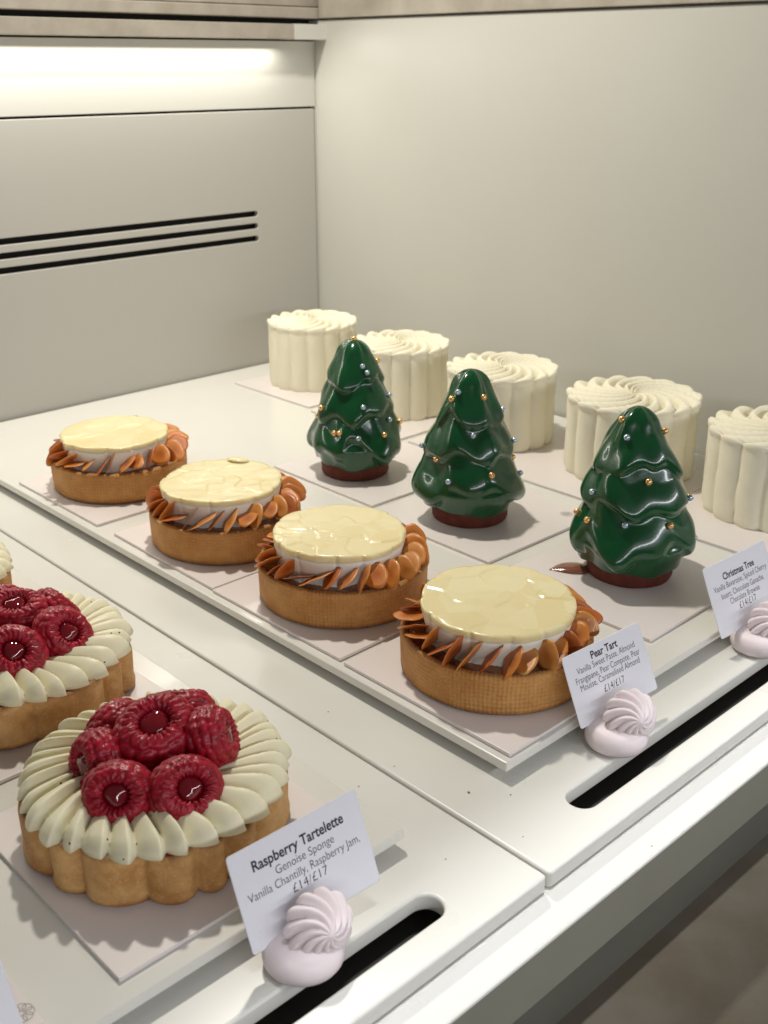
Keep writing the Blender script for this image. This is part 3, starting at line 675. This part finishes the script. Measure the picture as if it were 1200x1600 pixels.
B2 = [(.0030, .0040, .0355, 1.12, (-.1, -.2, 1)), (-.0100, -.0195, .0310, 1.05, (-.35, -.75, .75)), (.0125, -.0180, .0305, 1.04, (.15, -.95, .65)),
      (.0205, .0040, .0300, 1.0, (.9, .1, .6)), (-.0215, .0020, .0300, 1.0, (-1, 0, .5)), (.004, .0235, .0300, 1.0, (.1, 1, .5))]
raspberry_tart(.1690, .4020, 8, 'second raspberry tart, half cut off by the left edge of the photo', B2, .0470, 14, .9)
raspberry_tart(.1650, .5060, 9, 'farthest raspberry tart, only its rim showing at the left edge', B2, .0462, 14, .2)

# ------------------------------------------------------------------ card holders and cards
def holder(x, y, label, rz=0, s=1.0):
    e = empty('card_holder', (x, y, 0), label, 'card holder', 'pink meringue shaped card holders', rz); e.scale = (s, s, s)
    prof = [(.0095, .0001), (.0120, .0010), (.0130, .0026), (.0132, .0046), (.0129, .0062), (.0121, .0080), (.0100, .0095), (.0060, .0104), (.0005, .0106)]
    lathe('holder_base', prof, 64, M['holder'], e, rad=lambda th, i: 1+.02*np.sin(2*th+.5)+.012*np.sin(3*th))
    # swirl: short fluted dome twisting to a point turned towards the front
    NF = 11; n = NF*18; nz = 50; th = np.linspace(0, 2*PI, n, endpoint=False); G = np.zeros((nz, n, 3))
    for i, u in enumerate(np.linspace(0, 1, nz)):
        if u < .18: R = .0121*(1-.25*((.18-u)/.18)**1.6); z = .0036*(u/.18)
        else:
            w = (u-.18)/.82; R = max(.00012, .0121*(1-w)**.62); z = .0036+.0092*w**.8
        ph = th+1.3*u**1.1; l = np.abs(np.sin(ph*NF/2))**.8
        r = R*(1-.22*(1-l)*min(1, R/.005)); 
        G[i, :, 0] = r*np.cos(th); G[i, :, 1] = r*np.sin(th); G[i, :, 2] = z-.0012*(1-l)*min(1, R/.006)
    G[-1, :, 2] = G[-2, :, 2].max()+.0004
    V, F = grid(G, close_v=True, cap0=True, cap1=True)
    o = link('holder_swirl', pyd('holder_swirl', V, F), M['holder'], e)
    d = Vector((-.40, -.78, .30)).normalized()
    Mx = d.to_track_quat('Z', 'Y').to_matrix().to_4x4(); Mx.translation = Vector((.0050, -.0004, .0112)); o.matrix_local = Mx
    return e
holder(.1640, .2085, 'pink meringue card holder in front of the raspberry card', .25)
holder(.3325, .2108, 'pink meringue card holder in front of the pear card', 0)
holder(.4475, .2108, 'pink meringue card holder in front of the christmas tree card, at the right edge', -.08)
holder(.0300, .2108, 'pink meringue card holder of the left card, outside the photo edge', .2)
def card(BL, yaw, tilt, roll, w, h, label, lines, clip=0):
    yw, t, r = map(math.radians, (yaw, tilt, roll))
    u = Vector((math.cos(yw), math.sin(yw), 0)); nn = Vector((math.sin(yw), -math.cos(yw), 0)); v = Vector((0, 0, math.cos(t)))-nn*math.sin(t)
    u2 = u*math.cos(r)+v*math.sin(r); v2 = -u*math.sin(r)+v*math.cos(r); n2 = u2.cross(v2)
    Mx = Matrix((u2, v2, n2)).transposed().to_4x4(); Mx.translation = Vector(BL)
    def curl(x, y): return .00055*math.sin(3.2*x/w+.4)*(y/h)+.0004*((1-x/w)**4)*(y/h)**4
    nx, ny = 24, 18; V = []; F = []
    def sq(x, y):  # rounded corners
        rr = .0012
        for cx, cy, sx, sy in ((rr, rr, -1, -1), (w-rr, rr, 1, -1), (rr, h-rr, -1, 1), (w-rr, h-rr, 1, 1)):
            if (x-cx)*sx > 0 and (y-cy)*sy > 0:
                d = Vector((x-cx, y-cy)); m_ = max(abs(d.x), abs(d.y))
                if d.length > 1e-9: d = d.normalized()*m_; return cx+d.x, cy+d.y
        return x, y
    xs = [0, .0004, .0008, .0012]+list(np.linspace(.0012, w-.0012, nx)[1:-1])+[w-.0012, w-.0008, w-.0004, w]
    ys = [0, .0004, .0008, .0012]+list(np.linspace(.0012, h-.0012, ny)[1:-1])+[h-.0012, h-.0008, h-.0004, h]
    A_ = len(xs); B_ = len(ys)
    for s_ in (0, -.00032):
        for y in ys:
            for x in xs:
                a, b_ = sq(x, y); V.append((a, b_, curl(a, b_)+s_))
    for j in range(B_-1):
        for i in range(A_-1):
            q = (j*A_+i, j*A_+i+1, (j+1)*A_+i+1, (j+1)*A_+i); F.append(q); F.append(tuple(k+A_*B_ for k in q[::-1]))
    rim = [i for i in range(A_)]+[j*A_+A_-1 for j in range(1, B_)]+[(B_-1)*A_+i for i in range(A_-2, -1, -1)]+[j*A_ for j in range(B_-2, 0, -1)]
    for a, b_ in zip(rim, rim[1:]+rim[:1]): F.append((a, a+A_*B_, b_+A_*B_, b_))
    o = link('label_card', pyd('label_card', V, F), M['paper']); o.matrix_world = Mx
    tag(o, label, 'label card', 'white price label cards')
    for txt, cx, cyv, wd, cap, bold in lines:
        cu = bpy.data.curves.new('t', 'FONT'); cu.body = txt; cu.align_x = 'CENTER'; cu.size = 1; cu.resolution_u = 4
        cu.offset = .022 if bold else -.008
        to = bpy.data.objects.new('t', cu); S.collection.objects.link(to)
        me = bpy.data.meshes.new_from_object(to.evaluated_get(bpy.context.evaluated_depsgraph_get())); bpy.data.objects.remove(to)
        co_ = np.empty(len(me.vertices)*3); me.vertices.foreach_get('co', co_); co_ = co_.reshape(-1, 3)
        x0, x1 = co_[:, 0].min(), co_[:, 0].max()
        sx = wd*w/(x1-x0); sy = cap*h/.70
        X = (co_[:, 0]-(x0+x1)/2)*sx+cx*w; Y = co_[:, 1]*sy+(1-cyv)*h
        Zc = np.array([curl(a, b_)+.00006 for a, b_ in zip(X, Y)])
        me.vertices.foreach_set('co', np.stack([X, Y, Zc], 1).ravel()); me.materials.clear(); me.materials.append(M['ink'])
        t_ = bpy.data.objects.new('lettering', me); S.collection.objects.link(t_); t_.parent = o
card((.1490, .2140, .0075), -7, 19, 4, .0490, .0330, 'white label card reading Raspberry Tartelette',
     [('Raspberry Tartelette', .50, .255, .70, .105, 1), ('Genoise Sponge', .52, .39, .45, .088, 0), ('Vanilla Chantilly, Raspberry Jam,', .50, .52, .86, .088, 0), ('£14/£17', .51, .645, .27, .092, 0)])
card((.3200, .2195, .0080), -10, 24, 4.5, .0455, .0305, 'white label card reading Pear Tart',
     [('Pear Tart', .50, .185, .34, .105, 1), ('Vanilla Sweet Paste, Almond', .50, .305, .74, .092, 0), ('Frangipane, Pear Compote, Pear', .50, .43, .82, .092, 0), ('Mousse, Caramelised Almond', .50, .54, .76, .092, 0), ('£14/£17', .51, .69, .26, .10, 0)])
card((.4277, .2191, .0086), -5.8, 25.5, 2.1, .0500, .0345, 'white label card reading Christmas Tree',
     [('Christmas Tree', .50, .265, .50, .095, 1), ('Vanilla Bavaroise, Spiced Cherry', .50, .385, .84, .085, 0), ('Insert, Chocolate Ganache,', .50, .51, .68, .085, 0), ('Chocolate Brownie', .50, .62, .47, .085, 0), ('£14/£17', .51, .735, .27, .095, 0)])
card((.0340, .2275, .0075), -3, 20, 3, .0490, .0330, 'white label card cut off at the bottom left corner of the photo', [])

# ------------------------------------------------------------------ crumbs
rng = random.Random(3)
for x, y, z, s_, lb in [(.2640, .2300, 0, .0006, 'largest dark crumb, on the right tray below the slab corner'), (.255, .262, 0, .0004, 'dark crumb close to the seam between the trays'),
                     (.2745, .2180, 0, .0004, 'dark crumb just in front of the pear slab corner'), (.262, .31, 0, .0004, 'dark crumb in the shade beside the pear slab'),
                     (.236, .262, 0, .0004, 'dark crumb on the left tray beside the raspberry slab'), (.230, .210, 0, .0003, 'dark crumb above the end of the left hand slot'),
                     (.259, .199, 0, .0003, 'small dark crumb near the front end of the seam'), (.30, .1705, -.0105, .0004, 'dark crumb on the bright front ledge, the one further right'), (.24, .173, -.0098, .0003, 'dark crumb on the bright front ledge, nearest the seam')]:
    V = [(s_*rng.uniform(.6, 1.2)*a, s_*rng.uniform(.6, 1.2)*b_, s_*(.5+rng.uniform(.3, .6)*c)) for a, b_, c in ((1, 0, 0), (-1, 0, 0), (0, 1, 0), (0, -1, 0), (0, 0, 1), (0, 0, -1))]
    F = [(0, 2, 4), (2, 1, 4), (1, 3, 4), (3, 0, 4), (2, 0, 5), (1, 2, 5), (3, 1, 5), (0, 3, 5)]
    o = link('crumb', pyd('crumb', V, F), M['crumb'], smooth=False); o.location = (x, y, z)
    tag(o, lb, 'crumb', 'dark pastry crumbs')
